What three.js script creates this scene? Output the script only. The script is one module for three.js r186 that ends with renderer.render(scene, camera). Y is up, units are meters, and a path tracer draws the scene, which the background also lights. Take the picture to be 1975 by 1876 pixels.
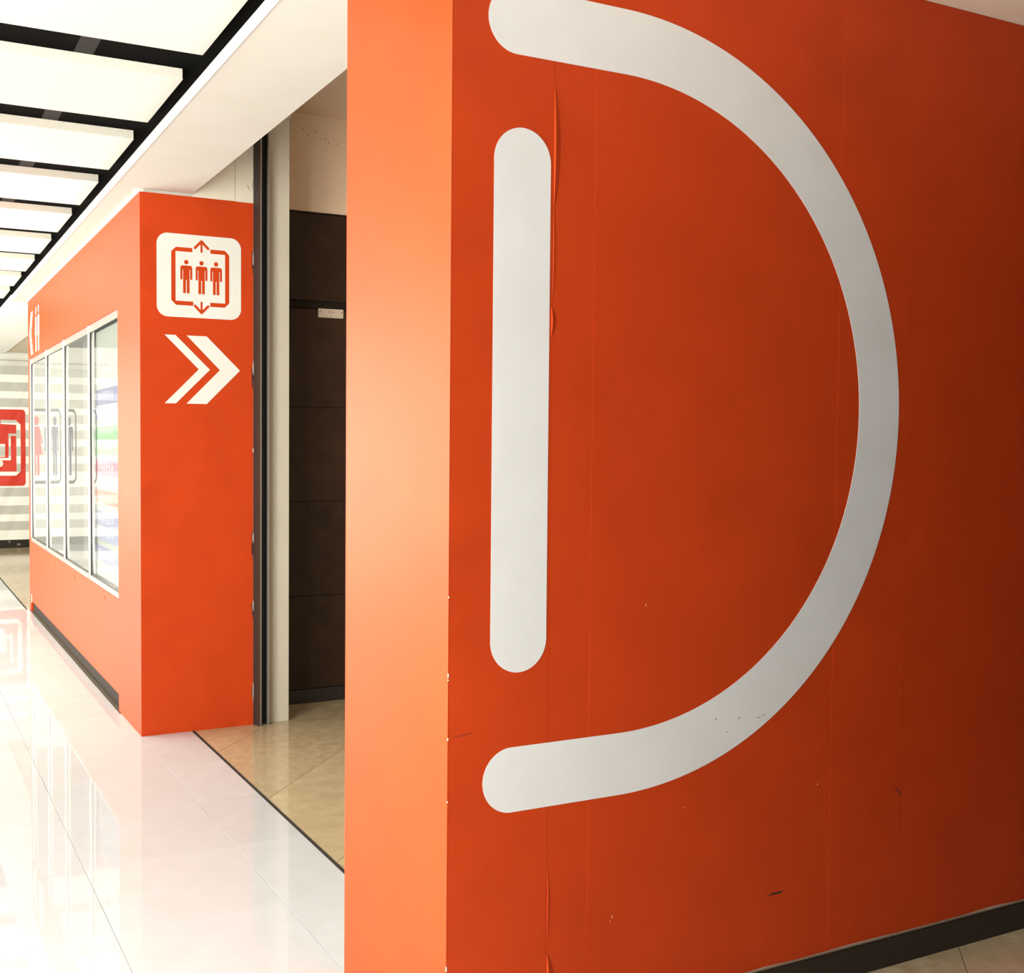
import * as THREE from 'three';
import { mergeGeometries } from 'three/addons/utils/BufferGeometryUtils.js';
import { RoundedBoxGeometry } from 'three/addons/geometries/RoundedBoxGeometry.js';
import { ImprovedNoise } from 'three/addons/math/ImprovedNoise.js';
import { RectAreaLightUniformsLib } from 'three/addons/lights/RectAreaLightUniformsLib.js';

// ---------------------------------------------------------------- camera
const W = 1975, H = 1876, FOCAL = 2093.94, PX = 770.65, PY = 936.37;
const scene = new THREE.Scene();
scene.background = new THREE.Color(0x000000);
const camera = new THREE.PerspectiveCamera(2 * Math.atan(H / 2 / FOCAL) * 180 / Math.PI, W / H, 0.05, 60);
camera.setViewOffset(W, H, W / 2 - PX, H / 2 - PY, W, H);      // the photograph is an off-centre crop
camera.position.set(-1.2755, 1.6388, 2.3983);
{
  const yaw = 0.44280, pitch = -0.036503, roll = 0.0051626;
  const fwd = new THREE.Vector3(Math.sin(yaw) * Math.cos(pitch), Math.sin(pitch), -Math.cos(yaw) * Math.cos(pitch));
  const right = new THREE.Vector3(Math.cos(yaw), 0, Math.sin(yaw)), up = right.clone().cross(fwd);
  const r2 = right.clone().multiplyScalar(Math.cos(roll)).addScaledVector(up, Math.sin(roll));
  const u2 = right.clone().multiplyScalar(-Math.sin(roll)).addScaledVector(up, Math.cos(roll));
  camera.quaternion.setFromRotationMatrix(new THREE.Matrix4().makeBasis(r2, u2, fwd.clone().negate()));
}
const renderer = new THREE.WebGLRenderer({ antialias: true });
renderer.toneMapping = THREE.LinearToneMapping;
renderer.toneMappingExposure = 1.05;
renderer.shadowMap.enabled = true;
RectAreaLightUniformsLib.init();

// ---------------------------------------------------------------- light (strengths; the lamps are built with their fittings below)
const DAYLIGHT = [6.4, 9.5, 9.5, 18, 19.5];            // glazed wall on the far side of the corridor
const DAY_COLOR = new THREE.Color(1.0, 0.965, 0.80);
const PANEL_LIGHT = 0.2;         // ceiling panels
const PANEL_COLOR = new THREE.Color(1.0, 0.955, 0.89);

// ---------------------------------------------------------------- helpers
let seed = 7;
const rnd = () => { seed = (seed * 1664525 + 1013904223) % 4294967296; return seed / 4294967296; };
const rr = (a, b) => a + (b - a) * rnd();
const noise3 = new ImprovedNoise();
const names = new Map();
function numbered(n) { const k = names.get(n) || 0; names.set(n, k + 1); return k ? n + '_' + String(k).padStart(3, '0') : n; }
const lin = (r, g, b) => new THREE.Color().setRGB(r, g, b);
function mat(color, o = {}) { return new THREE.MeshPhysicalMaterial({ color, roughness: 0.6, ...o }); }

function box(x0, x1, y0, y1, z0, z1, r = 0) {
  const w = x1 - x0, h = y1 - y0, d = z1 - z0;
  const g = r ? new RoundedBoxGeometry(w, h, d, 2, r) : new THREE.BoxGeometry(w, h, d);
  return boxUV(g.translate((x0 + x1) / 2, (y0 + y1) / 2, (z0 + z1) / 2));
}
function boxUV(g0) {           // uv in metres by the way each face looks
  const g = g0.index ? g0.toNonIndexed() : g0;
  const p = g.attributes.position, n = g.attributes.normal, uv = new Float32Array(p.count * 2);
  for (let i = 0; i < p.count; i++) {
    const ax = Math.abs(n.getX(i)), ay = Math.abs(n.getY(i)), az = Math.abs(n.getZ(i));
    if (ay >= ax && ay >= az) { uv[2 * i] = p.getX(i); uv[2 * i + 1] = p.getZ(i); }
    else if (ax >= az) { uv[2 * i] = p.getZ(i); uv[2 * i + 1] = p.getY(i); }
    else { uv[2 * i] = p.getX(i); uv[2 * i + 1] = p.getY(i); }
  }
  g.setAttribute('uv', new THREE.BufferAttribute(uv, 2));
  return g;
}
function shapeXY(points, holes = []) {
  const s = new THREE.Shape(points.map((p) => new THREE.Vector2(p[0], p[1])));
  for (const h of holes) s.holes.push(new THREE.Path(h.map((p) => new THREE.Vector2(p[0], p[1]))));
  return s;
}
// shape in (u, y) extruded by depth; facing +z, or facing -x when side is true (then u = z)
function extrude(shapes, depth, side = false, at = 0, curve = 24) {
  const g = new THREE.ExtrudeGeometry(shapes, { depth, bevelEnabled: false, curveSegments: curve });
  if (!side) return g.translate(0, 0, at);
  const p = g.attributes.position, n = g.attributes.normal;
  for (let i = 0; i < p.count; i++) {
    const x = p.getX(i), z = p.getZ(i), nx = n.getX(i), nz = n.getZ(i);
    p.setX(i, at - z); p.setZ(i, x); n.setX(i, -nz); n.setZ(i, nx);
  }
  return g;
}
function place(o) { o.traverse((m) => { if (m.isMesh) { m.castShadow = true; m.receiveShadow = true; } }); return o; }
function thing(name, label, category, base = [0, 0, 0], group) {
  const o = new THREE.Group(); o.name = numbered(name); o.position.set(...base); scene.add(o);
  o.userData = { label, category, kind: 'thing' }; if (group) o.userData.group = group;
  return o;
}
function struct(name, base = [0, 0, 0], label) {
  const o = new THREE.Group(); o.name = numbered(name); o.position.set(...base); scene.add(o);
  o.userData = { kind: 'structure' }; if (label) o.userData.label = label;
  return o;
}
function part(name, geos, material, parent, label) {            // geometry given in world coordinates
  const list = [].concat(geos).map((g) => (g.index ? g.toNonIndexed() : g));
  for (const g of list) for (const k of Object.keys(g.attributes)) if (!['position', 'normal', 'uv'].includes(k)) g.deleteAttribute(k);
  const g = list.length > 1 ? mergeGeometries(list) : list[0];
  const m = new THREE.Mesh(g, material); m.name = parent ? name : numbered(name);
  if (parent) {
    parent.updateMatrixWorld(true);
    const inv = parent.matrixWorld.clone().invert(); g.applyMatrix4(inv); parent.add(m);
    const used = parent.children.filter((c) => c !== m && (c.name === name || c.name.startsWith(name + '_'))).length;
    if (used) m.name = name + '_' + String(used).padStart(3, '0');
  } else scene.add(m);
  if (label) m.userData.label = label;
  return place(m);
}
function tag(o, label, category, group) { o.userData = { label, category, kind: 'thing' }; if (group) o.userData.group = group; return o; }

// ---------------------------------------------------------------- textures
function canvasTex(w, h, draw, srgb = true) {
  const c = document.createElement('canvas'); c.width = w; c.height = h;
  draw(c.getContext('2d'), w, h);
  const t = new THREE.CanvasTexture(c); if (srgb) t.colorSpace = THREE.SRGBColorSpace;
  t.wrapS = t.wrapT = THREE.RepeatWrapping; t.anisotropy = 8;
  return t;
}
function noiseTex(size, f, amp, mid, tint = [1, 1, 1], oct = 4, srgb = true) {   // tiling fractal noise
  const d = new Uint8Array(size * size * 4);
  for (let y = 0; y < size; y++) for (let x = 0; x < size; x++) {
    let v = 0, a = 1, fr = f;
    const u = x / size, w = y / size;
    for (let o = 0; o < oct; o++) {
      const A = fr;                                   // blend four corners so that the edges meet
      const s = (i, j) => noise3.noise((u + i) * A, (w + j) * A, o * 7.3 + f);
      v += a * (s(0, 0) * (1 - u) * (1 - w) + s(-1, 0) * u * (1 - w) + s(0, -1) * (1 - u) * w + s(-1, -1) * u * w);
      a *= 0.55; fr *= 2;
    }
    const g = mid + amp * v, i = (y * size + x) * 4;
    for (let c = 0; c < 3; c++) d[i + c] = Math.max(0, Math.min(255, 255 * (1 - (1 - g) * tint[c])));
    d[i + 3] = 255;
  }
  const t = new THREE.DataTexture(d, size, size); t.wrapS = t.wrapT = THREE.RepeatWrapping;
  t.magFilter = THREE.LinearFilter; t.minFilter = THREE.LinearMipmapLinearFilter; t.generateMipmaps = true;
  if (srgb) t.colorSpace = THREE.SRGBColorSpace; t.needsUpdate = true;
  return t;
}
const scaled = (t, s) => { const c = t.clone(); c.repeat.set(s, s); c.needsUpdate = true; return c; };
const grain = noiseTex(256, 24, 0.35, 0.5, [1, 1, 1], 3, false);
const mottle = noiseTex(512, 6, 0.02, 0.985, [0.9, 1, 1.25], 5);
const mottleBeige = noiseTex(512, 14, 0.09, 0.93, [0.8, 1, 1.35], 6);
const mottleBrown = noiseTex(512, 5, 0.2, 0.86, [0.9, 1, 1.1], 5);

// ---------------------------------------------------------------- materials
const FILM = lin(0.585, 0.058, 0.0105);
const M = {
  film: mat(FILM, { roughness: 0.42, specularIntensity: 0.25, bumpMap: scaled(grain, 6), bumpScale: 0.0002, map: scaled(noiseTex(256, 5, 0.05, 0.97), 0.7) }),
  white: mat(lin(0.80, 0.82, 0.82), { roughness: 0.45, map: scaled(mottle, 0.8) }),
  plaster: mat(lin(0.80, 0.75, 0.66), { roughness: 0.75, map: scaled(mottle, 0.6), bumpMap: scaled(grain, 5), bumpScale: 0.0004 }),
  tan: mat(lin(0.72, 0.55, 0.41), { roughness: 0.8, map: scaled(mottle, 0.6), bumpMap: scaled(grain, 5), bumpScale: 0.0004 }),
  cream: mat(lin(0.57, 0.54, 0.465), { roughness: 0.75, map: scaled(mottle, 0.6) }),
  soffit: mat(lin(0.54, 0.52, 0.50), { roughness: 0.7, map: scaled(mottle, 0.5) }),
  black: mat(lin(0.0016, 0.0015, 0.0014), { roughness: 0.95, specularIntensity: 0.12 }),
  gap: mat(lin(0.02, 0.016, 0.012), { roughness: 0.9 }),
  charcoal: mat(lin(0.014, 0.014, 0.015), { roughness: 0.6, specularIntensity: 0.4 }),
  panelEdge: mat(lin(0.78, 0.76, 0.70), { roughness: 0.8, map: scaled(mottle, 2) }),
  diffuser: mat(lin(0.58, 0.565, 0.535), { roughness: 0.55, emissive: PANEL_COLOR, emissiveIntensity: 0.08 }),
  tile: [0.62, 0.63, 0.61].map((v, i) => mat(lin(v * 0.98, v * 1.01, v * 1.09), { roughness: 0.025, map: scaled(mottle, 0.9 + 0.2 * i) })),
  grout: mat(lin(0.12, 0.10, 0.075), { roughness: 0.95, specularIntensity: 0.2 }),
  beige: [0.58, 0.61, 0.55].map((v, i) => mat(lin(v, v * 0.83, v * 0.56), { roughness: 0.1, map: scaled(mottleBeige, 0.8 + 0.25 * i) })),
  beigeGrout: mat(lin(0.12, 0.09, 0.06), { roughness: 0.9 }),
  brown: [0.043, 0.047, 0.04].map((v, i) => mat(lin(v, v * 0.5, v * 0.26), { roughness: 0.45, specularIntensity: 0.5, map: scaled(mottleBrown, 1 + 0.3 * i) })),
  brownTrim: mat(lin(0.018, 0.012, 0.009), { roughness: 0.6, specularIntensity: 0.25 }),
  skirting: mat(lin(0.016, 0.014, 0.012), { roughness: 0.35 }),
  alu: mat(lin(0.33, 0.325, 0.31), { roughness: 0.34, metalness: 0.6, bumpMap: scaled(grain, 12), bumpScale: 0.0001 }),
  mullion: mat(lin(0.78, 0.78, 0.77), { roughness: 0.3, metalness: 0.3 }),
  steel: mat(lin(0.36, 0.33, 0.31), { roughness: 0.42, metalness: 0.7 }),
  darkSteel: mat(lin(0.045, 0.032, 0.028), { roughness: 0.5, metalness: 0.3 }),
  rubber: mat(lin(0.012, 0.012, 0.012), { roughness: 0.6 }),
  plate: mat(lin(0.62, 0.52, 0.42), { roughness: 0.4 }),
  scuff: mat(lin(0.05, 0.018, 0.012), { roughness: 0.8 }),
  chip: mat(lin(0.78, 0.66, 0.5), { roughness: 0.8 }),
  glass: [0, 0.2, 0.45, 0.35].map((m) => mat(lin(0.93, 0.96, 0.94), { roughness: 0.0, transmission: 1, thickness: 0, ior: 1.75, metalness: m })),
};

// ---------------------------------------------------------------- dimensions (metres; x to the right along the lettered wall, -z along the corridor)
const CEIL = 3.05, ZP = -3.68, XP = 0.011, XR = 0.668, ZF = -8.86, ZE = -15.7, TH = 0.673;
const XL = -3.0, ZB = 5.0, XO = 0.305, XFAR = 5.0, LOBBY = 3.71, ZL = -4.063;

// ---------------------------------------------------------------- floors
function tileGeometry(w, d, t = 0.012, b = 0.0003) {
  const x = w / 2, z = d / 2, g = new THREE.BufferGeometry();
  const top = [[-x + b, 0, -z + b], [x - b, 0, -z + b], [x - b, 0, z - b], [-x + b, 0, z - b]];
  const mid = [[-x, -b, -z], [x, -b, -z], [x, -b, z], [-x, -b, z]], low = mid.map((p) => [p[0], -t, p[2]]);
  const v = [], quad = (a, b2, c, d2) => v.push(...a, ...b2, ...c, ...a, ...c, ...d2);
  quad(top[0], top[3], top[2], top[1]);
  for (let i = 0; i < 4; i++) { const j = (i + 1) % 4; quad(top[i], top[j], mid[j], mid[i]); quad(mid[i], mid[j], low[j], low[i]); }
  g.setAttribute('position', new THREE.Float32BufferAttribute(v, 3)); g.computeVertexNormals();
  return boxUV(g);
}
const floor = struct('floor', [0, 0, 0], 'glossy white corridor floor of square polished tiles with thin grey joints');
part('screed', [box(XL, XO, -0.06, -0.0022, ZF, ZB + 0.3), box(XL, -0.02, -0.06, -0.0022, ZE, ZF)], M.grout, floor);
{
  const S = 0.6, x0 = -0.597, z0 = -3.653, cache = new Map();
  for (let i = -7; i <= 2; i++) for (let k = -21; k <= 15; k++) {
    const a = Math.max(x0 + i * S, XL), zz0 = Math.max(z0 + k * S, ZE), zz1 = Math.min(z0 + (k + 1) * S, ZB);
    const limit = zz1 < ZF + 0.3 ? -0.026 : XO - 0.006;
    const b = Math.min(x0 + (i + 1) * S, limit);
    if (b - a < 0.03 || zz1 - zz0 < 0.03 || (a > -0.1 && zz1 < ZP - 0.1)) continue;
    const gap = 0.0010, w = +(b - a - 2 * gap).toFixed(4), d = +(zz1 - zz0 - 2 * gap).toFixed(4), key = w + ',' + d;
    if (!cache.has(key)) cache.set(key, tileGeometry(w, d));
    const m = new THREE.Mesh(cache.get(key), M.tile[Math.floor(rnd() * 3)]);
    m.name = 'tile' + (floor.children.length > 1 ? '_' + String(floor.children.length - 1).padStart(3, '0') : '');
    m.position.set((a + b) / 2, 0, (zz0 + zz1) / 2); m.rotation.set(rr(-1, 1) * 0.0005, 0, rr(-1, 1) * 0.0005);
    m.receiveShadow = true; floor.add(m);
  }
}
const floorLobby = struct('floor_lobby', [0, 0, 0], 'beige stone floor tiles laid diagonally beside the white corridor tiles');
part('screed', [box(XO, XFAR, -0.06, -0.0025, ZL, ZB + 0.3), box(-0.02, 3.2, -0.06, -0.0025, ZE, ZF)], M.beigeGrout, floorLobby);
{
  const clip = (poly, [ax, az], keep) => {       // keep(p) >= 0 is inside
    const out = [];
    poly.forEach((p, i) => {
      const q = poly[(i + 1) % poly.length], dp = keep(p), dq = keep(q);
      if (dp >= 0) out.push(p);
      if (dp * dq < 0) { const t = dp / (dp - dq); out.push([p[0] + (q[0] - p[0]) * t, p[1] + (q[1] - p[1]) * t]); }
    });
    return out;
  };
  const D = 0.8485, regions = [[XO + 0.007, XFAR, ZL + 0.012, -TH, -2.045, -2.664], [XO + 0.007, XFAR, 0.01, ZB, 1.914, -2.1], [-0.012, 3.2, ZE + 0.012, ZF, -2.045, -2.664]];
  for (const [x0, x1, z0, z1, p0, q0] of regions) {
    for (let i = -60; i < 60; i++) for (let j = -60; j < 60; j++) {
      const g = 0.0018, pa = p0 + i * D + g, pb = p0 + (i + 1) * D - g, qa = q0 + j * D + g, qb = q0 + (j + 1) * D - g;   // p = x + z, q = z - x
      let poly = [[pa, qa], [pb, qa], [pb, qb], [pa, qb]].map(([p, q]) => [(p - q) / 2, (p + q) / 2]);
      poly = clip(poly, [0, 0], (p) => p[0] - x0); if (poly.length < 3) continue;
      poly = clip(poly, [0, 0], (p) => x1 - p[0]); if (poly.length < 3) continue;
      poly = clip(poly, [0, 0], (p) => p[1] - z0); if (poly.length < 3) continue;
      poly = clip(poly, [0, 0], (p) => z1 - p[1]); if (poly.length < 3) continue;
      const g2 = extrude(shapeXY(poly.map(([x, z]) => [x, -z])), 0.012);
      g2.rotateX(-Math.PI / 2).translate(0, -0.012, 0);
      const m = new THREE.Mesh(boxUV(g2), M.beige[Math.floor(rnd() * 3)]);
      m.name = 'tile' + (floorLobby.children.length > 1 ? '_' + String(floorLobby.children.length - 1).padStart(3, '0') : '');
      m.receiveShadow = true; floorLobby.add(m);
    }
  }
}
const joint = struct('trim_1', [XO, 0, -2], 'dark joint strip between the white and the beige floor tiles');
part('joint_strip', [box(XO - 0.008, XO + 0.008, -0.02, 0.0012, ZP, -TH), box(XO - 0.008, XO + 0.008, -0.02, 0.0012, 0, ZB)], M.gap, joint);
const joint2 = struct('trim_2', [-0.02, 0, -12], 'dark joint between the corridor tiles and the beige tiles behind the display');
part('joint_strip', box(-0.026, -0.012, -0.02, 0.0012, ZE, ZF), M.gap, joint2);

// ---------------------------------------------------------------- ceilings
const ceiling = struct('ceiling', [-2, 3.245, -5], 'matt black ceiling above the white panels');
part('black_board', box(XL, 0.06, 3.245, 3.3, ZE, ZB + 0.3), M.black, ceiling);
part('roof_slab', box(XL - 0.3, XFAR + 0.3, 3.8, 4.0, ZE - 0.3, ZB + 0.5), M.plaster, ceiling);
const soffit = struct('ceiling_soffit', [0, CEIL, -5], 'cream soffit board along the edge of the black ceiling');
part('soffit_board', box(-0.13, XO, CEIL, CEIL + 0.05, -9.0, ZB), M.soffit, soffit);
part('edge_bead', box(-0.137, -0.13, CEIL - 0.004, CEIL + 0.008, -9.0, ZB), M.white, soffit);
part('beam', box(0.06, XO, CEIL + 0.05, 3.8, -9.0, ZB), M.plaster, soffit);
part('far_board', [box(-0.13, 0.43, CEIL + 0.001, CEIL + 0.06, ZE, -9.0), box(0.06, 0.43, CEIL + 0.06, 3.8, ZE, -9.0)], M.white, soffit);
const ceilLobby = struct('ceiling_lobby', [2, LOBBY, -2], 'dim cream ceiling of the lift lobby');
part('ceiling_board', box(XO, XFAR, LOBBY, 3.8, ZL - 0.1, -TH), M.tan, ceilLobby);
const ceilFar = struct('ceiling_far', [2, CEIL, -12], 'beige ceiling behind the display wall');
part('ceiling_board', box(0.43, 3.3, 3.075, 3.3, ZE, ZF), mat(lin(0.55, 0.5, 0.4), { roughness: 0.8 }), ceilFar);
const ceilFront = struct('ceiling_front', [2, 3.03, 2.5], 'tan plastered ceiling over the lettered wall');
part('ceiling_board', box(XO, XFAR, 3.031, 3.3, 0, ZB), mat(lin(0.84, 0.70, 0.56), { roughness: 0.8, map: scaled(mottle, 0.6) }), ceilFront);

// white panels in the black ceiling
{
  const px0 = -2.7, px1 = -0.105, y0 = 3.2, y1 = 3.243;
  const order = ['first from the lettered wall', 'second from the lettered wall', 'third from the lettered wall', 'fourth from the lettered wall', 'fifth from the lettered wall', 'sixth from the lettered wall', 'seventh from the lettered wall', 'eighth from the lettered wall', 'ninth, the one furthest down the corridor'];
  for (let i = 0; i < 9; i++) {
    const zFar = -1.935 - 1.012 * i, zNear = zFar + 0.7;
    const t = thing('light_panel', 'long white light panel in the black ceiling, ' + order[i], 'ceiling light', [(px0 + px1) / 2, y0, (zFar + zNear) / 2], 'white panels in the black ceiling');
    part('diffuser', box(px0 + 0.004, px1 - 0.004, y0, y0 + 0.006, zFar + 0.004, zNear - 0.004), M.diffuser, t);
    part('edge_frame', [box(px0, px1, y0 + 0.001, y1, zNear - 0.004, zNear), box(px0, px1, y0 + 0.001, y1, zFar, zFar + 0.004), box(px0, px0 + 0.004, y0 + 0.001, y1, zFar, zNear), box(px1 - 0.004, px1, y0 + 0.001, y1, zFar, zNear)], M.panelEdge, t, 'dusty grey edge');
    const l = new THREE.RectAreaLight(PANEL_COLOR, PANEL_LIGHT, px1 - px0 - 0.02, 0.68);
    l.position.set(0, -0.004, 0); l.rotation.x = -Math.PI / 2; t.add(l);
  }
}
{
  const t = thing('ceiling_rail', 'dark grey carrier rail showing in the gaps between the white ceiling panels', 'rail', [-0.52, 3.243, -5]);
  part('rail', box(-0.56, -0.482, 3.2432, 3.2452, -11, -0.5), M.charcoal, t);
}

// ---------------------------------------------------------------- the lettered wall
const wallD = struct('wall_right', [0, 0, 0], 'wall covered in vermilion vinyl that carries the giant white letter');
part('wall_core', [box(0.002, XFAR, 0, LOBBY, -TH, -0.001), box(0.002, 0.3, 3.03, 3.2, -TH, -0.001)], M.plaster, wallD);
function sheet(x0, x1, y0, y1, z, ragged) {            // vinyl with a hand-cut lower edge
  const pts = [[x0, y1]];
  if (ragged) for (let x = x0; x < x1; x += 0.04) pts.push([x, y0 + 0.003 * noise3.noise(x * 7, 1, 3) + 0.009 * Math.max(0, noise3.noise(x * 3.1, 5, 9))]);
  else pts.push([x0, y0]);
  pts.push([x1, ragged ? y0 : y0], [x1, y1]);
  return boxUV(extrude(shapeXY(pts.reverse()), 0.0009, false, z));
}
for (const [x0, x1, z, y0, rag] of [[0, 0.2985, 0, 0.0, 0], [0.2978, 0.43, -0.0004, 0.0965, 1], [0.4295, 1.322, 0.0, 0.0965, 1], [1.3215, 1.628, 0.0003, 0.0965, 1], [1.6275, 3.2, 0, 0.0965, 1], [3.2, XFAR, 0, 0.0965, 1]])
  part('vinyl_sheet', sheet(x0, x1, y0, 3.03, z - 0.0009, rag), M.film, wallD);
part('end_sheet', box(-0.0006, 0.002, 0, 3.05, -TH - 0.001, 0), M.film, wallD);
function ridge(x, y0, y1, w, h) {            // lifted fold: steep towards the corner, running out on the other side
  const v = [], N = 24, row = (i) => { const t = i / N, k = Math.pow(Math.sin(Math.PI * t), 0.7), y = y0 + (y1 - y0) * t; return [[x, y, 0], [x + w * 0.5 * k, y, h * k], [x + w * k, y, h * k], [x + w * 5 * k, y, -0.0002]]; };
  for (let i = 0; i < N; i++) { const a = row(i), b = row(i + 1); for (let j = 0; j < 3; j++) v.push(...a[j], ...a[j + 1], ...b[j + 1], ...a[j], ...b[j + 1], ...b[j]); }
  const g = new THREE.BufferGeometry(); g.setAttribute('position', new THREE.Float32BufferAttribute(v, 3)); g.computeVertexNormals(); return boxUV(g);
}
for (const [x, y0, y1, w, h] of [[0.3002, 2.25, 2.575, 0.004, 0.0042], [0.2965, 1.925, 2.005, 0.003, 0.0036], [0.303, 0.12, 0.29, 0.005, 0.0055], [0.3, 2.02, 2.28, 0.002, 0.0011], [0.303, 0.32, 0.52, 0.0016, 0.0013]])
  part('vinyl_wrinkle', ridge(x, y0, y1, w, h), M.film, wallD);
function blot(cx, cy, rx, ry, turn, n = 14, rough = 0.35) {
  const pts = [];
  for (let i = 0; i < n; i++) { const a = i / n * 2 * Math.PI, k = 1 + rr(-rough, rough), x = rx * k * Math.cos(a), y = ry * k * Math.sin(a); pts.push([cx + x * Math.cos(turn) - y * Math.sin(turn), cy + x * Math.sin(turn) + y * Math.cos(turn)]); }
  return pts;
}
const onWall = (pts, z = 0.0001, d = 0.0004) => extrude(shapeXY(pts), d, false, z);
part('scuff_mark', onWall(blot(1.103, 0.313, 0.031, 0.0035, 0.02)), M.scuff, wallD);
part('scuff_mark', onWall(blot(1.616, 0.555, 0.026, 0.0022, -0.85)), mat(lin(0.12, 0.018, 0.01), { roughness: 0.7 }), wallD);
part('scuff_mark', onWall(blot(0.045, 0.906, 0.026, 0.0016, 0.1)), mat(lin(0.3, 0.03, 0.012), { roughness: 0.7 }), wallD);
for (const [x, y, r] of [[0.513, 0.352, 0.0025], [0.507, 0.34, 0.0018], [0.615, 1.205, 0.0018], [0.76, 0.62, 0.0018], [1.27, 0.62, 0.002]]) part('paint_chip', onWall(blot(x, y, r * 0.3, r * 1.6, 0)), M.chip, wallD);
for (const [y, h] of [[1.062, 0.01], [1.05, 0.004], [0.9, 0.006], [0.74, 0.004], [1.26, 0.004], [0.31, 0.012], [0.29, 0.008], [0.24, 0.016]])
  part('paint_chip', box(-0.0009, 0.0016, y - h / 2, y + h / 2, -0.0016, 0.0009), M.chip, wallD);
{
  const b = struct('baseboard_right', [0.4, 0, 0], 'black stone baseboard under the lettered wall');
  part('board', box(0.312, XFAR, 0, 0.092, 0, 0.012, 0.002), M.skirting, b);
  part('plaster_line', box(0.312, XFAR, 0.09, 0.0955, -0.0005, 0.005), mat(lin(0.42, 0.32, 0.22), { roughness: 0.85, map: scaled(mottleBrown, 9) }), b, 'pale ragged plaster line over the black baseboard');
}

// the giant letter, cut from white vinyl
{
  const cx = 0.524, cy = 1.746, R = 1.0585, r = 0.8875, m = (R + r) / 2, hw = (R - r) / 2, xs = 0.187;
  const s = new THREE.Shape();
  s.moveTo(xs, cy + r); s.lineTo(cx, cy + r); s.absarc(cx, cy, r, Math.PI / 2, -Math.PI / 2, true); s.lineTo(xs, cy - r);
  s.absarc(xs, cy - m, hw, Math.PI / 2, Math.PI * 1.5, false);
  s.lineTo(cx, cy - R); s.absarc(cx, cy, R, -Math.PI / 2, Math.PI / 2, false); s.lineTo(xs, cy + R);
  s.absarc(xs, cy + m, hw, Math.PI / 2, Math.PI * 1.5, false);
  const t = thing('vinyl_letter', 'giant white letter D with rounded open strokes on the vermilion wall', 'letter', [0.8, cy, 0.001]);
  part('curved_stroke', boxUV(extrude(s, 0.0007, false, 0.0004, 120)), M.white, t);
  const b = new THREE.Shape(), bx = 0.2055, bw = 0.0845, b0 = 1.053 + bw, b1 = 2.451 - bw;
  b.moveTo(bx + bw, b0); b.lineTo(bx + bw, b1); b.absarc(bx, b1, bw, 0, Math.PI, false); b.lineTo(bx - bw, b0); b.absarc(bx, b0, bw, Math.PI, 2 * Math.PI, false);
  part('straight_stroke', boxUV(extrude(b, 0.0007, false, 0.0004, 48)), M.white, t);
  const dirt = mat(lin(0.3, 0.28, 0.24), { roughness: 0.9 });
  for (const [x, y, a, c, tn] of [[0.868, 0.862, 0.005, 0.002, -0.6], [0.955, 0.856, 0.008, 0.0015, 0.3], [1.03, 0.85, 0.009, 0.0014, 0.2], [1.05, 0.855, 0.005, 0.0015, 0.5], [0.91, 0.82, 0.004, 0.0012, 0.2]])
    part('smudge', extrude(shapeXY(blot(x, y, a, c, tn)), 0.0002, false, 0.0011), dirt, t);
}

// ---------------------------------------------------------------- the display pillar: red end, orange corridor side with four panes
const WY0 = 0.69, WY1 = 2.47, WZ0 = -4.325, WZ1 = -8.78, YT = 3.035;
const pillar = struct('wall_left', [0, 0, -6], 'vermilion wall block with the lift sign on its end and a glazed display on its corridor side');
part('end_wall', box(XP + 0.001, XR, 0, YT, ZP - 0.06, ZP - 0.0008), M.plaster, pillar);
part('end_sheet', [box(XP - 0.0005, 0.5605, 0, YT, ZP - 0.0008, ZP), box(0.56, XR - 0.006, 0, YT - 0.002, ZP - 0.0008, ZP + 0.0006)], M.film, pillar);
part('corridor_sheet', box(XP - 0.0005, XP + 0.05, 0, YT, WZ0, ZP - 0.0006), M.film, pillar);
part('corridor_sheet', box(XP, XP + 0.05, WY1, YT, WZ1, WZ0), M.film, pillar);
part('corridor_sheet', box(XP, XP + 0.05, 0.105, WY0, WZ1 + 0.04, WZ0), M.film, pillar);
part('corridor_sheet', box(XP, XP + 0.05, 0, YT, ZF, WZ1), M.film, pillar);
part('corridor_sheet', box(XP, XP + 0.05, 0, WY0, WZ1, WZ1 + 0.04), M.film, pillar);
part('inner_wall', box(0.42, XR, 0, YT, ZF, ZP - 0.06), M.plaster, pillar);
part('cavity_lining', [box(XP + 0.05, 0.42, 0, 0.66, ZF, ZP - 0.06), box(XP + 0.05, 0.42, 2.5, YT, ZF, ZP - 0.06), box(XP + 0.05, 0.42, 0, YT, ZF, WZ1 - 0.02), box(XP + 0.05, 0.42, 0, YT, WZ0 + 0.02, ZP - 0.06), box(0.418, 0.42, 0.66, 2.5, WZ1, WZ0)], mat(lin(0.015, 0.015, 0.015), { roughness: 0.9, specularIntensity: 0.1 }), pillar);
part('top_bead', box(XP + 0.02, XO, YT, CEIL, ZP - 0.05, ZP + 0.0005), M.soffit, pillar);
part('top_bead', box(XP - 0.006, XP + 0.02, YT, CEIL, ZF, ZP), M.white, pillar, 'thin white bead along the top of the orange wall');
part('kick_plate', box(XP + 0.018, XP + 0.04, 0.0, 0.105, WZ1 + 0.04, WZ0 - 0.03), M.brownTrim, pillar, 'dark recessed kick plate at floor level');
for (const [z, y] of [[-8.25, 0.635], [-7.1, 0.637], [-6.03, 0.64], [-4.78, 0.64]]) {
  const g = new THREE.TorusGeometry(0.014, 0.0022, 6, 20, 5.2); g.rotateY(Math.PI / 2); part('vinyl_blister', g.translate(XP, y, z), M.film, pillar);
}
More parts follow.
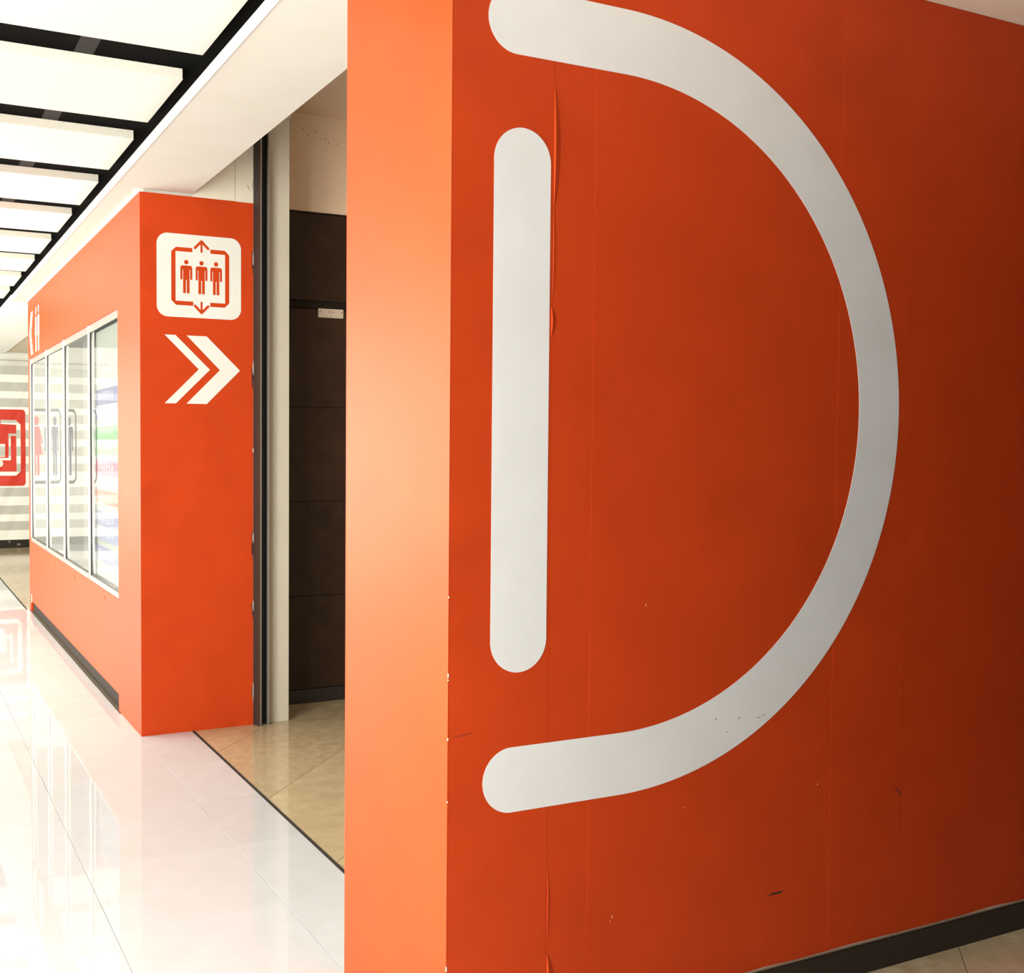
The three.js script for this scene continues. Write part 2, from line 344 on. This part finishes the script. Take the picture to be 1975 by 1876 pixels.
for (const [y, h] of [[0.12, 0.05], [0.09, 0.03]]) part('paint_chip', box(XP - 0.001, XP + 0.001, y, y + h, WZ1 + 0.05, WZ1 + 0.09), M.chip, pillar);
for (const [z, y, a] of [[-8.8, 1.06, 0.012], [-8.8, 0.45, 0.02], [-8.8, 0.62, 0.01], [-6.25, 0.19, 0.012], [-4.0, 0.012, 0.012]]) part('scuff_mark', extrude(shapeXY(blot(z, y, a, a * 0.35, 0.3)), 0.0005, true, XP - 0.0002), M.scuff, pillar);

const win = struct('window_1', [XP, WY0, (WZ0 + WZ1) / 2], 'four pane aluminium display window in the orange corridor wall');
const mull = [WZ0, -5.42, -6.60, -7.63, WZ1];
{
  const xa = XP + 0.004, xb = XP + 0.05, w = 0.02;
  part('frame_rail', box(xa + 0.012, xb, WY1 - 0.05, WY1, WZ1, WZ0, 0.002), M.alu, win);
  part('frame_rail', box(xa, xb, WY0, WY0 + 0.035, WZ1, WZ0, 0.002), M.alu, win);
  mull.forEach((z, i) => {
    const c = i === 0 ? z - w / 2 : i === 4 ? z + w / 2 : z;
    part('mullion', box(xa, xb, WY0 + 0.001, WY1 - 0.001, c - w / 2, c + w / 2, 0.003), M.mullion, win);
  });
  // each pane sits a little differently in its frame and is slightly bowed
  const yaw = [-0.00953, -0.00097, 0.0073, 0.00661], bow = [0.01249, 0.00697, 0.01057, 0.00386];
  for (let i = 0; i < 4; i++) {
    const za = mull[i] - (i === 0 ? w : w / 2), zb = mull[i + 1] + (i === 3 ? w : w / 2), zc = (za + zb) / 2, len = za - zb, y0 = WY0 + 0.035, y1 = WY1 - 0.05, yc = (y0 + y1) / 2, hh = y1 - y0;
    const g = new THREE.PlaneGeometry(len, hh, 24, 48); g.rotateY(-Math.PI / 2);          // faces -x
    const p = g.attributes.position;
    for (let k = 0; k < p.count; k++) {
      const z = p.getZ(k), y = p.getY(k), edge = Math.abs(2 * y / hh);
      p.setX(k, yaw[i] * z + bow[i] * z * z + 0.004 * Math.pow(edge, 5));
    }
    g.computeVertexNormals(); g.translate(XP + 0.021 + yaw[i] * len / 2 - bow[i] * len * len / 4, yc, zc);
    part('pane', g, M.glass[i], win);
    part('gasket', [box(XP + 0.016, XP + 0.024, y0, y1, za - 0.006, za), box(XP + 0.016, XP + 0.024, y0, y1, zb, zb + 0.004), box(xb - 0.03, xb, y0, y0 + 0.005, zb, za), box(xb - 0.03, xb, y1 - 0.004, y1, zb, za)], M.rubber, win);
  }
}
// boards inside the display
{
  const dark = mat(lin(0.03, 0.03, 0.028), { roughness: 0.9, specularIntensity: 0.1 });
  const t = thing('display_backing', 'grey backing board inside the two display panes nearest the striped banner', 'board', [0.4, 0.7, -7.7]);
  part('board', box(0.39, 0.41, 0.67, 2.49, -8.77, -6.6), dark, t);
  const t2 = thing('display_backing', 'plain grey board inside the third display pane from the banner', 'board', [0.2, 0.7, -6]);
  part('board', box(0.17, 0.18, 0.67, 2.49, -6.59, -5.43), mat(lin(0.1, 0.1, 0.097), { roughness: 0.7 }), t2);
  const guide = canvasTex(512, 768, (c, w, h) => {
    c.fillStyle = '#b9bdbb'; c.fillRect(0, 0, w, h);
    const glyph = (x, y, s, col) => { c.strokeStyle = col; c.lineWidth = s * 0.1; for (let i = 0; i < 6; i++) { c.beginPath(); if (rnd() < 0.55) { const yy = y + rnd() * s; c.moveTo(x + rnd() * s * 0.3, yy); c.lineTo(x + s * (0.6 + 0.4 * rnd()), yy); } else { const xx = x + rnd() * s; c.moveTo(xx, y + rnd() * s * 0.3); c.lineTo(xx, y + s * (0.6 + 0.4 * rnd())); } c.stroke(); } };
    const bands = ['#5b5f9e', '#9a9ccb', '#3f9a5a', '#8cc79a', '#cf4f86', '#e9a0b8', '#d9766e', '#7d80b4', '#a9aed2', '#8f93bd'];
    const rows = [[0.26, 0.06], [0.325, 0.05], [0.4, 0.05], [0.455, 0.05], [0.525, 0.06], [0.59, 0.045], [0.64, 0.05], [0.72, 0.055], [0.78, 0.05], [0.85, 0.06]];
    rows.forEach(([y, hh], i) => { c.fillStyle = bands[i]; c.fillRect(0, y * h, w, hh * h); for (let k = 0; k < 6; k++) glyph(40 + k * 46, y * h + 9, hh * h - 20, '#ffffff'); });
    for (let k = 0; k < 4; k++) glyph(90 + k * 62, 0.12 * h, 46, '#8a8c88');
  });
  guide.wrapS = guide.wrapT = THREE.ClampToEdgeWrapping;
  const g = new THREE.PlaneGeometry(1.07, 1.82); g.rotateY(-Math.PI / 2);
  const b = thing('floor_guide', 'floor guide board of purple, green and pink bands behind the display pane nearest the corner', 'sign', [0.07, 0.7, -4.88]);
  part('board', box(0.0685, 0.075, 0.67, 2.49, -5.415, -4.345), M.white, b);
  part('print', g.translate(0.068, 1.58, -4.88), mat(lin(0.7, 0.7, 0.7), { roughness: 0.6, map: guide }), b);
}

// small white sign at the far end of the orange wall
{
  const t = thing('direction_sticker', 'small white double chevron beside two restroom figures, high at the end of the orange wall', 'sticker', [XP, 2.5, -8.5]);
  const chev = (z0, w, tip) => shapeXY([[z0, 2.905], [z0 + w, 2.905], [z0 + w - tip, 2.70], [z0 + w, 2.495], [z0, 2.495], [z0 - tip, 2.70]]);
  part('chevron', extrude(chev(-8.62, 0.07, 0.13), 0.0006, true, XP), M.white, t);
  part('chevron', extrude(chev(-8.50, 0.028, 0.13), 0.0006, true, XP), M.white, t);
  for (const z of [-8.24, -8.06]) {
    const head = new THREE.Shape(); head.absellipse(z, 2.88, 0.03, 0.038, 0, Math.PI * 2);
    const body = z < -8.1 ? [[z - 0.04, 2.825], [z + 0.04, 2.825], [z + 0.062, 2.655], [z + 0.03, 2.655], [z + 0.03, 2.5], [z - 0.03, 2.5], [z - 0.03, 2.655], [z - 0.062, 2.655]] : [[z - 0.055, 2.825], [z + 0.055, 2.825], [z + 0.055, 2.64], [z + 0.033, 2.64], [z + 0.033, 2.5], [z - 0.033, 2.5], [z - 0.033, 2.64], [z - 0.055, 2.64]];
    part('figure', extrude([head, shapeXY(body)], 0.0006, true, XP), M.white, t);
  }
}
// the lift sign
const signRed = M.film;
{
  const t = thing('lift_sign', 'white rounded square lift sign with three red figures in a frame between two arrows', 'sign', [0.345, 2.59, ZP]);
  const x0 = 0.103, x1 = 0.589, y0 = 2.357, y1 = 2.822, r = 0.062, z = ZP + 0.0006;
  const s = new THREE.Shape();
  s.moveTo(x0 + r, y0); s.lineTo(x1 - r, y0); s.absarc(x1 - r, y0 + r, r, -Math.PI / 2, 0); s.lineTo(x1, y1 - r); s.absarc(x1 - r, y1 - r, r, 0, Math.PI / 2); s.lineTo(x0 + r, y1); s.absarc(x0 + r, y1 - r, r, Math.PI / 2, Math.PI); s.lineTo(x0, y0 + r); s.absarc(x0 + r, y0 + r, r, Math.PI, Math.PI * 1.5);
  part('plate', boxUV(extrude(s, 0.0008, false, z)), M.white, t);
  const zz = z + 0.0009, d = 0.0004;
  // picture square in unit coordinates read off the sign: u across, v up, both 0..1 over the plate
  const U = (u) => x0 + u * (x1 - x0), V = (v) => y0 + v * (y1 - y0);
  const q = (pts) => shapeXY(pts.map(([u, v]) => [U(u), V(v)]));
  const L = 0.168, Rr = 0.856, T = 0.84, B = 0.145, k = 0.05, c = 0.055;
  const frame = [
    q([[L, B + c], [L + c, B], [0.425, B], [0.425, B + k], [L + k, B + k], [L + k, T - k], [0.415, T - k], [0.415, T], [L + c, T], [L, T - c]]),
    q([[0.627, B], [Rr - c, B], [Rr, B + c], [Rr, T - c], [Rr - c, T], [0.63, T], [0.63, T - k], [Rr - k, T - k], [Rr - k, B + k], [0.627, B + k]]),
  ];
  for (const f of frame) part('car_frame', extrude(f, d, false, zz), signRed, t, 'red chamfered half frame');
  const bar = (u0, v0, u1, v1, w) => {             // round-ended stroke
    const ax = U(u0), ay = V(v0), bx = U(u1), by = V(v1), a = Math.atan2(by - ay, bx - ax), h = w / 2, sh = new THREE.Shape();
    sh.absarc(ax, ay, h, a + Math.PI / 2, a + Math.PI * 1.5, false); sh.absarc(bx, by, h, a - Math.PI / 2, a + Math.PI / 2, false); return sh;
  };
  const arrow = (tip, dir) => [q([[0.512, tip - dir * 0.02], [0.536, tip - dir * 0.02], [0.536, tip - dir * 0.15], [0.512, tip - dir * 0.15]]), bar(0.524, tip - dir * 0.016, 0.447, tip - dir * 0.098, 0.0145), bar(0.524, tip - dir * 0.016, 0.602, tip - dir * 0.098, 0.0145)];
  part('arrow_up', arrow(0.945, 1).map((f, i) => extrude(f, d + 0.0001 * i, false, zz)), signRed, t);
  part('arrow_down', arrow(0.048, -1).map((f, i) => extrude(f, d + 0.0001 * i, false, zz)), signRed, t);
  for (const [u, dv] of [[0.344, 0.0], [0.524, 0.0], [0.698, 0.0]]) {
    const cu = U(u), cv = V(0.5 + dv), sx = 0.486, hd = new THREE.Shape(); hd.absarc(cu, cv + 0.077, 0.0125, 0, Math.PI * 2);
    const a = 0.034, e = 0.0205, gi = 0.0185, lg = 0.0025;
    const body = new THREE.Shape();
    body.moveTo(cu - lg, cv - 0.096); body.lineTo(cu - lg, cv - 0.022); body.lineTo(cu + lg, cv - 0.022); body.lineTo(cu + lg, cv - 0.092);
    body.quadraticCurveTo(cu + lg, cv - 0.097, cu + lg + 0.004, cv - 0.097); body.lineTo(cu + gi - 0.002, cv - 0.097); body.quadraticCurveTo(cu + gi, cv - 0.097, cu + gi, cv - 0.092);
    body.lineTo(cu + gi, cv + 0.035); body.lineTo(cu + gi + 0.0035, cv + 0.035); body.lineTo(cu + gi + 0.0035, cv - 0.016); body.quadraticCurveTo(cu + gi + 0.004, cv - 0.021, cu + a - 0.005, cv - 0.021); body.quadraticCurveTo(cu + a, cv - 0.021, cu + a, cv - 0.016);
    body.lineTo(cu + a, cv + 0.042); body.quadraticCurveTo(cu + a, cv + 0.058, cu + a - 0.015, cv + 0.058);
    body.lineTo(cu - a + 0.015, cv + 0.058); body.quadraticCurveTo(cu - a, cv + 0.058, cu - a, cv + 0.042); body.lineTo(cu - a, cv - 0.016); body.quadraticCurveTo(cu - a, cv - 0.021, cu - a + 0.005, cv - 0.021);
    body.quadraticCurveTo(cu - gi - 0.0035, cv - 0.021, cu - gi - 0.0035, cv - 0.016); body.lineTo(cu - gi - 0.0035, cv + 0.035); body.lineTo(cu - gi, cv + 0.035); body.lineTo(cu - gi, cv - 0.092); body.quadraticCurveTo(cu - gi, cv - 0.097, cu - gi + 0.004, cv - 0.097);
    part('figure', [hd, body].map((f) => extrude(f, d, false, zz, 10)), signRed, t);
  }
  const a2 = thing('chevron_sticker', 'white double chevron pointing away under the lift sign on the red wall', 'sticker', [0.36, 2.06, ZP]);
  part('chevron', extrude(shapeXY([[0.146, 2.256], [0.208, 2.256], [0.406, 2.067], [0.209, 1.872], [0.146, 1.872], [0.341, 2.067]].reverse()), 0.0008, false, z), M.white, a2, 'thin chevron');
  part('chevron', extrude(shapeXY([[0.272, 2.256], [0.387, 2.256], [0.583, 2.068], [0.387, 1.872], [0.270, 1.872], [0.464, 2.067]].reverse()), 0.0008, false, z), M.white, a2, 'wide chevron');
}

// boards over the red wall, shutter guide and the cream wall end beside it
const over = struct('wall_header', [0.5, CEIL, ZP], 'two cream boards above the red wall end');
part('board', box(XO, 0.5555, YT, 3.75, ZP - 0.05, ZP - 0.001, 0.001), M.plaster, over);
part('board', box(0.5575, XR - 0.003, YT, 3.75, ZP - 0.05, ZP - 0.002, 0.001), M.plaster, over);
part('scratch', onWall(blot(0.635, 3.12, 0.0015, 0.02, 0.5), ZP - 0.0022), M.charcoal, over);
{
  const t = thing('shutter_guide', 'dark steel shutter guide channel standing between the red wall and the cream wall end', 'guide rail', [0.705, 0, ZP]);
  const y1 = LOBBY, zf = -3.618;
  const plate = (x0, z0, x1, z1, w) => {           // vertical plate between two plan points
    const dx = x1 - x0, dz = z1 - z0, l = Math.hypot(dx, dz), g = new THREE.BoxGeometry(l, y1, w); g.rotateY(-Math.atan2(dz, dx)); return boxUV(g.translate((x0 + x1) / 2, y1 / 2, (z0 + z1) / 2));
  };
  part('side_flange', plate(0.664, ZP + 0.002, 0.686, zf, 0.003), M.darkSteel, t);
  part('lip', box(0.685, 0.694, 0, y1, zf - 0.02, zf, 0.001), M.steel, t);
  part('lip', box(0.733, 0.741, 0, y1, zf - 0.03, zf - 0.002, 0.001), M.steel, t);
  part('channel', [box(0.690, 0.737, 0, y1, ZP, ZP + 0.004), box(0.690, 0.693, 0, y1, ZP, zf - 0.004), box(0.7345, 0.7375, 0, y1, ZP, zf - 0.004)], M.rubber, t);
  for (const y of [0.3, 0.72, 1.14, 1.52, 1.94, 2.36, 2.78]) { const g = new THREE.CylinderGeometry(0.005, 0.005, 0.004, 12); g.rotateX(Math.PI / 2); part('bolt', g.translate(0.714, y, ZP + 0.006), M.charcoal, t); }
  for (const [y, h] of [[2.72, 0.09], [2.09, 0.09], [1.61, 0.035], [1.10, 0.07], [0.70, 0.07], [0.19, 0.12], [3.13, 0.07]]) {
    const g = new THREE.SphereGeometry(1, 12, 10); g.scale(0.0055, h / 2, 0.005); part('weld_tab', boxUV(g.translate(0.663, y, ZP + 0.002)), M.steel, t, 'bright metal tab');
  }
}
part('burn_mark', [[2.70, 0.06], [2.05, 0.09], [1.06, 0.08], [0.68, 0.05], [0.19, 0.03]].map(([y, h]) => extrude(shapeXY(blot(0.659, y, 0.006, h, 0, 18, 0.45)), 0.0003, false, ZP + 0.0004)), M.scuff, pillar);
const jamb = struct('wall_end', [0.81, 0, ZP], 'narrow cream wall end beside the steel shutter guide');
part('plaster_face', box(0.739, 0.884, 0, 3.545, ZL, ZP - 0.001, 0.002), M.cream, jamb);
part('top_ledge', box(0.739, 0.892, 3.545, LOBBY, ZL, ZP + 0.006), M.cream, jamb);

// ---------------------------------------------------------------- lobby back wall
const lobbyWall = struct('wall_lobby', [1.5, 0, ZL], 'lobby wall of large dark brown panels under cream plaster');
part('plaster', box(0.7, XFAR, 3.104, LOBBY, ZL - 0.1, ZL - 0.004), M.tan, lobbyWall);
part('backing', box(0.7, XFAR, 0, 3.104, ZL - 0.1, ZL - 0.012), M.gap, lobbyWall);
part('cap_line', box(0.7, XFAR, 3.098, 3.106, ZL - 0.01, ZL + 0.003), M.brownTrim, lobbyWall);
{
  const rows = [0.087, 0.683, 1.286, 1.882, 2.502], hs = [0.683, 1.286, 1.882, 2.5, 3.098];
  rows.forEach((y0, j) => { for (let x = 0.9; x < XFAR - 0.1; x += 0.6) { const yb = j === 4 ? 2.55 : y0; part('wall_panel', box(x + 0.0015, x + 0.5985, yb + 0.002, hs[j] - 0.002, ZL - 0.013, ZL, 0.0015), M.brown[Math.floor(rnd() * 3)], lobbyWall); } });
  part('moulding', box(0.9, XFAR, 2.505, 2.546, ZL - 0.005, ZL + 0.012, 0.004), M.brownTrim, lobbyWall);
  for (const [u, y] of [[1.11, 3.62], [1.19, 3.61], [1.145, 3.58], [1.26, 3.57], [1.28, 3.55], [1.34, 3.55]]) { const g = new THREE.CylinderGeometry(0.0035, 0.0035, 0.002, 10); g.rotateX(Math.PI / 2); part('nail_hole', g.translate(u, y, ZL - 0.0035), M.gap, lobbyWall); }
  const sk = struct('baseboard_lobby', [1.5, 0, ZL], 'dark baseboard of the lobby wall');
  part('board', box(0.89, XFAR, 0, 0.087, ZL - 0.004, ZL + 0.011, 0.002), M.skirting, sk);
  const mk = (x, label) => {
    const t = thing('blank_plate', label, 'wall plate', [x, 2.486, ZL], 'blank plates on the brown lobby wall');
    part('cover', box(x - 0.0425, x + 0.0425, 2.449, 2.523, ZL, ZL + 0.009, 0.002), M.plate, t);
    for (const s of [-1, 1]) { const g = new THREE.CylinderGeometry(0.0035, 0.0035, 0.003, 12); g.rotateX(Math.PI / 2); part('screw', g.translate(x + s * 0.031, 2.486, ZL + 0.009), M.gap, t); }
  };
  mk(1.2525, 'square blank wall plate on the brown wall, the one beside the cream wall end');
  mk(1.339, 'square blank wall plate on the brown wall, butting its twin on the lettered wall side');
}

// ---------------------------------------------------------------- far end: striped banner
const wallEnd = struct('wall_back', [-2, 0, ZE], 'white wall at the end of the corridor');
part('plaster', box(XL, 3.3, 0, 3.3, ZE - 0.2, ZE - 0.03), M.white, wallEnd);
{
  const b = struct('baseboard_back', [-2, 0, ZE], 'black plinth under the striped banner');
  part('plinth', box(XL, 3.3, 0, 0.128, ZE - 0.03, ZE - 0.004), M.skirting, b);
  for (const [x, y, w] of [[0.49, 0.098, 0.03], [0.63, 0.05, 0.05]]) part('tape', box(x - w / 2, x + w / 2, y - 0.02, y + 0.015, ZE - 0.004, ZE - 0.003), mat(lin(0.14, 0.14, 0.13), { roughness: 0.6 }), b);
}
{
  const bx0 = -2.94, bx1 = 1.5, by0 = 0.127, by1 = 2.944, pw = 2048, ph = 1131;
  const stripe = [[2.87, 2.944, '#d0d2d1'], [2.728, 2.87, '#b9bab7'], [2.467, 2.61, '#bcbdba'], [2.219, 2.357, '#bbbcb8'], [1.97, 2.11, '#bdbebb'], [1.72, 1.86, '#bdbebb'], [1.45, 1.60, '#bcbdb9'], [1.2, 1.33, '#bcbdb9'], [0.812, 0.952, '#bcbdba'], [0.529, 0.669, '#bcbdba'], [0.279, 0.419, '#babbb8']];
  const tex = canvasTex(pw, ph, (c) => {
    const X = (x) => (x - bx0) / (bx1 - bx0) * pw, Y = (y) => (by1 - y) / (by1 - by0) * ph;
    const rect = (x0, y0, x1, y1, f) => { c.fillStyle = f; c.fillRect(X(x0), Y(y1), X(x1) - X(x0), Y(y0) - Y(y1)); };
    const poly = (pts, f) => { c.fillStyle = f; c.beginPath(); pts.forEach(([x, y], i) => (i ? c.lineTo(X(x), Y(y)) : c.moveTo(X(x), Y(y)))); c.closePath(); c.fill(); };
    c.fillStyle = '#eceff0'; c.fillRect(0, 0, pw, ph);
    for (const [a, b, f] of stripe) rect(bx0, a, bx1, b, f);
    const clear = (pts) => { c.save(); c.beginPath(); pts.forEach(([x, y], i) => (i ? c.lineTo(X(x), Y(y)) : c.moveTo(X(x), Y(y)))); c.closePath(); c.clip(); c.fillStyle = '#eceff0'; c.fillRect(0, 0, pw, ph); for (const [a, b, f] of stripe) rect(bx0, a, bx1, b, f); c.restore(); };
    // red trolley sign; its white lines let the stripes through
    const rx1 = 0.74, rx0 = rx1 - 1.21, ry0 = 0.978, ry1 = 2.182, rad = 0.05;
    c.fillStyle = '#c93422'; c.beginPath(); c.roundRect ? c.roundRect(X(rx0), Y(ry1), X(rx1) - X(rx0), Y(ry0) - Y(ry1), rad / (bx1 - bx0) * pw) : c.rect(X(rx0), Y(ry1), X(rx1) - X(rx0), Y(ry0) - Y(ry1)); c.fill();
    const fx1 = 0.667, fx0 = rx0 + (rx1 - fx1), k = 0.065, ch = 0.07, ft = 2.016, fb = 1.14;
    clear([[0.37, ft], [fx1 - ch, ft], [fx1, ft - ch], [fx1, fb + ch], [fx1 - ch, fb], [0.3, fb], [0.3, fb + k], [fx1 - ch, fb + k], [fx1 - k, fb + ch], [fx1 - k, ft - k - 0.01], [0.37, ft - k]]);
    clear([[-0.1, ft], [fx0 + ch, ft], [fx0, ft - ch], [fx0, fb + ch], [fx0 + ch, fb], [-0.03, fb], [-0.03, fb + k], [fx0 + ch, fb + k], [fx0 + k, fb + ch], [fx0 + k, ft - k - 0.01], [-0.1, ft - k]]);
    clear([[0.60, 1.803], [0.487, 1.803], [0.487, 1.42], [-0.02, 1.42], [-0.02, 1.381], [0.52, 1.381], [0.52, 1.765], [0.60, 1.765]]);
    clear([[0.09, 1.435], [0.435, 1.435], [0.435, 1.639], [0.09, 1.639]]);
    for (const wx of [0.36, 0.1]) { c.fillStyle = '#e6e6e2'; c.beginPath(); c.arc(X(wx), Y(1.333), 0.047 / (bx1 - bx0) * pw, 0, 7); c.fill(); }
    // restroom sign: black rounded outline, blue man and red woman
    const wx = -1.06, mx = -1.215 - 0.02;
    const W2 = (x, s) => x + s;
    c.strokeStyle = '#151515'; c.lineWidth = 0.042 / (bx1 - bx0) * pw; c.beginPath();
    const o0 = -1.42, o1 = -0.71;
    if (c.roundRect) c.roundRect(X(o0), Y(2.185), X(o1) - X(o0), Y(1.03) - Y(2.185), 0.09 / (bx1 - bx0) * pw); else c.rect(X(o0), Y(2.185), X(o1) - X(o0), Y(1.03) - Y(2.185)); c.stroke();
    const person = (x, col, skirt, s) => {
      c.fillStyle = col; c.beginPath(); c.ellipse(X(x), Y(2.01), 0.062 * s / (bx1 - bx0) * pw, 0.075 / (by1 - by0) * ph, 0, 0, 7); c.fill();
      if (skirt) { poly([[x - 0.07, 1.92], [x + 0.07, 1.92], [x + 0.15, 1.66], [x + 0.12, 1.64], [x + 0.085, 1.78], [x + 0.13, 1.47], [x - 0.13, 1.47], [x - 0.085, 1.78], [x - 0.12, 1.64], [x - 0.15, 1.66]].map(([a, b]) => [x + (a - x) * s, b]), col); poly([[x - 0.065, 1.47], [x - 0.012, 1.47], [x - 0.012, 1.14], [x - 0.065, 1.14]], col); poly([[x + 0.012, 1.47], [x + 0.065, 1.47], [x + 0.065, 1.14], [x + 0.012, 1.14]], col); }
      else { poly([[x - 0.12, 1.9], [x - 0.1, 1.92], [x + 0.1, 1.92], [x + 0.12, 1.9], [x + 0.12, 1.53], [x + 0.085, 1.53], [x + 0.085, 1.8], [x + 0.072, 1.8], [x + 0.072, 1.14], [x + 0.008, 1.14], [x + 0.008, 1.48], [x - 0.008, 1.48], [x - 0.008, 1.14], [x - 0.072, 1.14], [x - 0.072, 1.8], [x - 0.085, 1.8], [x - 0.085, 1.53], [x - 0.12, 1.53]], col); }
    };
    person(-0.91, '#c02030', true, 1.0); person(-1.22, '#20205e', false, 1.05);
  });
  tex.wrapS = tex.wrapT = THREE.ClampToEdgeWrapping;
  const g = new THREE.PlaneGeometry(bx1 - bx0, by1 - by0, 220, 120), p = g.attributes.position;
  for (let i = 0; i < p.count; i++) {            // slack cloth: long slanting folds
    const x = p.getX(i), y = p.getY(i), s = x * 0.93 - y * 0.42;
    p.setZ(i, 0.010 * noise3.noise(s * 4.2, y * 0.35, 2) + 0.005 * noise3.noise(s * 10, y * 0.5, 8));
  }
  g.computeVertexNormals();
  const m = part('striped_banner', g.translate((bx0 + bx1) / 2, (by0 + by1) / 2, ZE + 0.02), mat(0xffffff, { roughness: 0.55, map: tex, side: THREE.DoubleSide }));
  tag(m, 'grey and white striped banner with a red trolley sign across the corridor end', 'banner');
}

// ---------------------------------------------------------------- the rest of the place (outside the frame)
const glow = mat(lin(0.8, 0.82, 0.84), { roughness: 0.3, emissive: DAY_COLOR, emissiveIntensity: 1.0 });
const wallSide = struct('wall_window', [XL, 0, -5], 'white wall with frosted windows on the other side of the corridor');
const bays = [[-14.6, -11.2], [-10.6, -7.2], [-7.0, -3.6], [-0.95, 0.7], [1.0, 2.2]];
part('plaster', [box(XL - 0.2, XL, 0, 0.3, ZE, ZB), box(XL - 0.2, XL, 2.85, 3.8, ZE, ZB), box(XL - 0.2, XL, 0.3, 2.85, ZE, bays[0][0]), ...bays.map((b, i) => box(XL - 0.2, XL, 0.3, 2.85, b[1], i < 4 ? bays[i + 1][0] : ZB))], M.white, wallSide);
bays.forEach(([z0, z1], i) => {
  const w = struct('window_' + (i + 2), [XL - 0.1, 0.3, (z0 + z1) / 2], 'frosted window bay across the corridor');
  part('pane', box(XL - 0.12, XL - 0.11, 0.3, 2.85, z0, z1), glow, w);
  for (const z of [z0 + 0.03, (z0 + z1) / 2, z1 - 0.03]) part('mullion', box(XL - 0.11, XL - 0.04, 0.3, 2.85, z - 0.03, z + 0.03, 0.003), M.alu, w);
  const l = new THREE.RectAreaLight(i < 4 ? DAY_COLOR : new THREE.Color(1, 1, 0.985), DAYLIGHT[i], z1 - z0 - 0.1, 2.5);
  l.position.set(-0.005 + 0.1, 1.275, 0); l.rotation.y = -Math.PI / 2; w.add(l);
});
const shell = struct('wall_front', [0, 0, ZB], 'plain walls behind the camera');
part('plaster', [box(XL - 0.2, XFAR + 0.2, 0, 3.8, ZB, ZB + 0.2), box(XFAR, XFAR + 0.2, 0, 3.8, ZL - 0.1, ZB), box(0.5, 0.7, 0, 3.03, 1.6, ZB), box(3.2, 3.4, 0, 3.8, ZE, ZL - 0.1), box(0.668, 3.2, 0, 3.8, ZF, ZF + 0.1)], mat(lin(0.36, 0.29, 0.22), { roughness: 0.8 }), shell);

part('panelling', [box(0.82, XFAR, 0, 3.03, 1.06, 1.6), box(0.5, 0.82, 0, 3.03, 1.4, 1.6), box(XFAR - 0.02, XFAR, 0, 3.03, 0, 1.4)], M.brown[0], shell);

renderer.render(scene, camera);
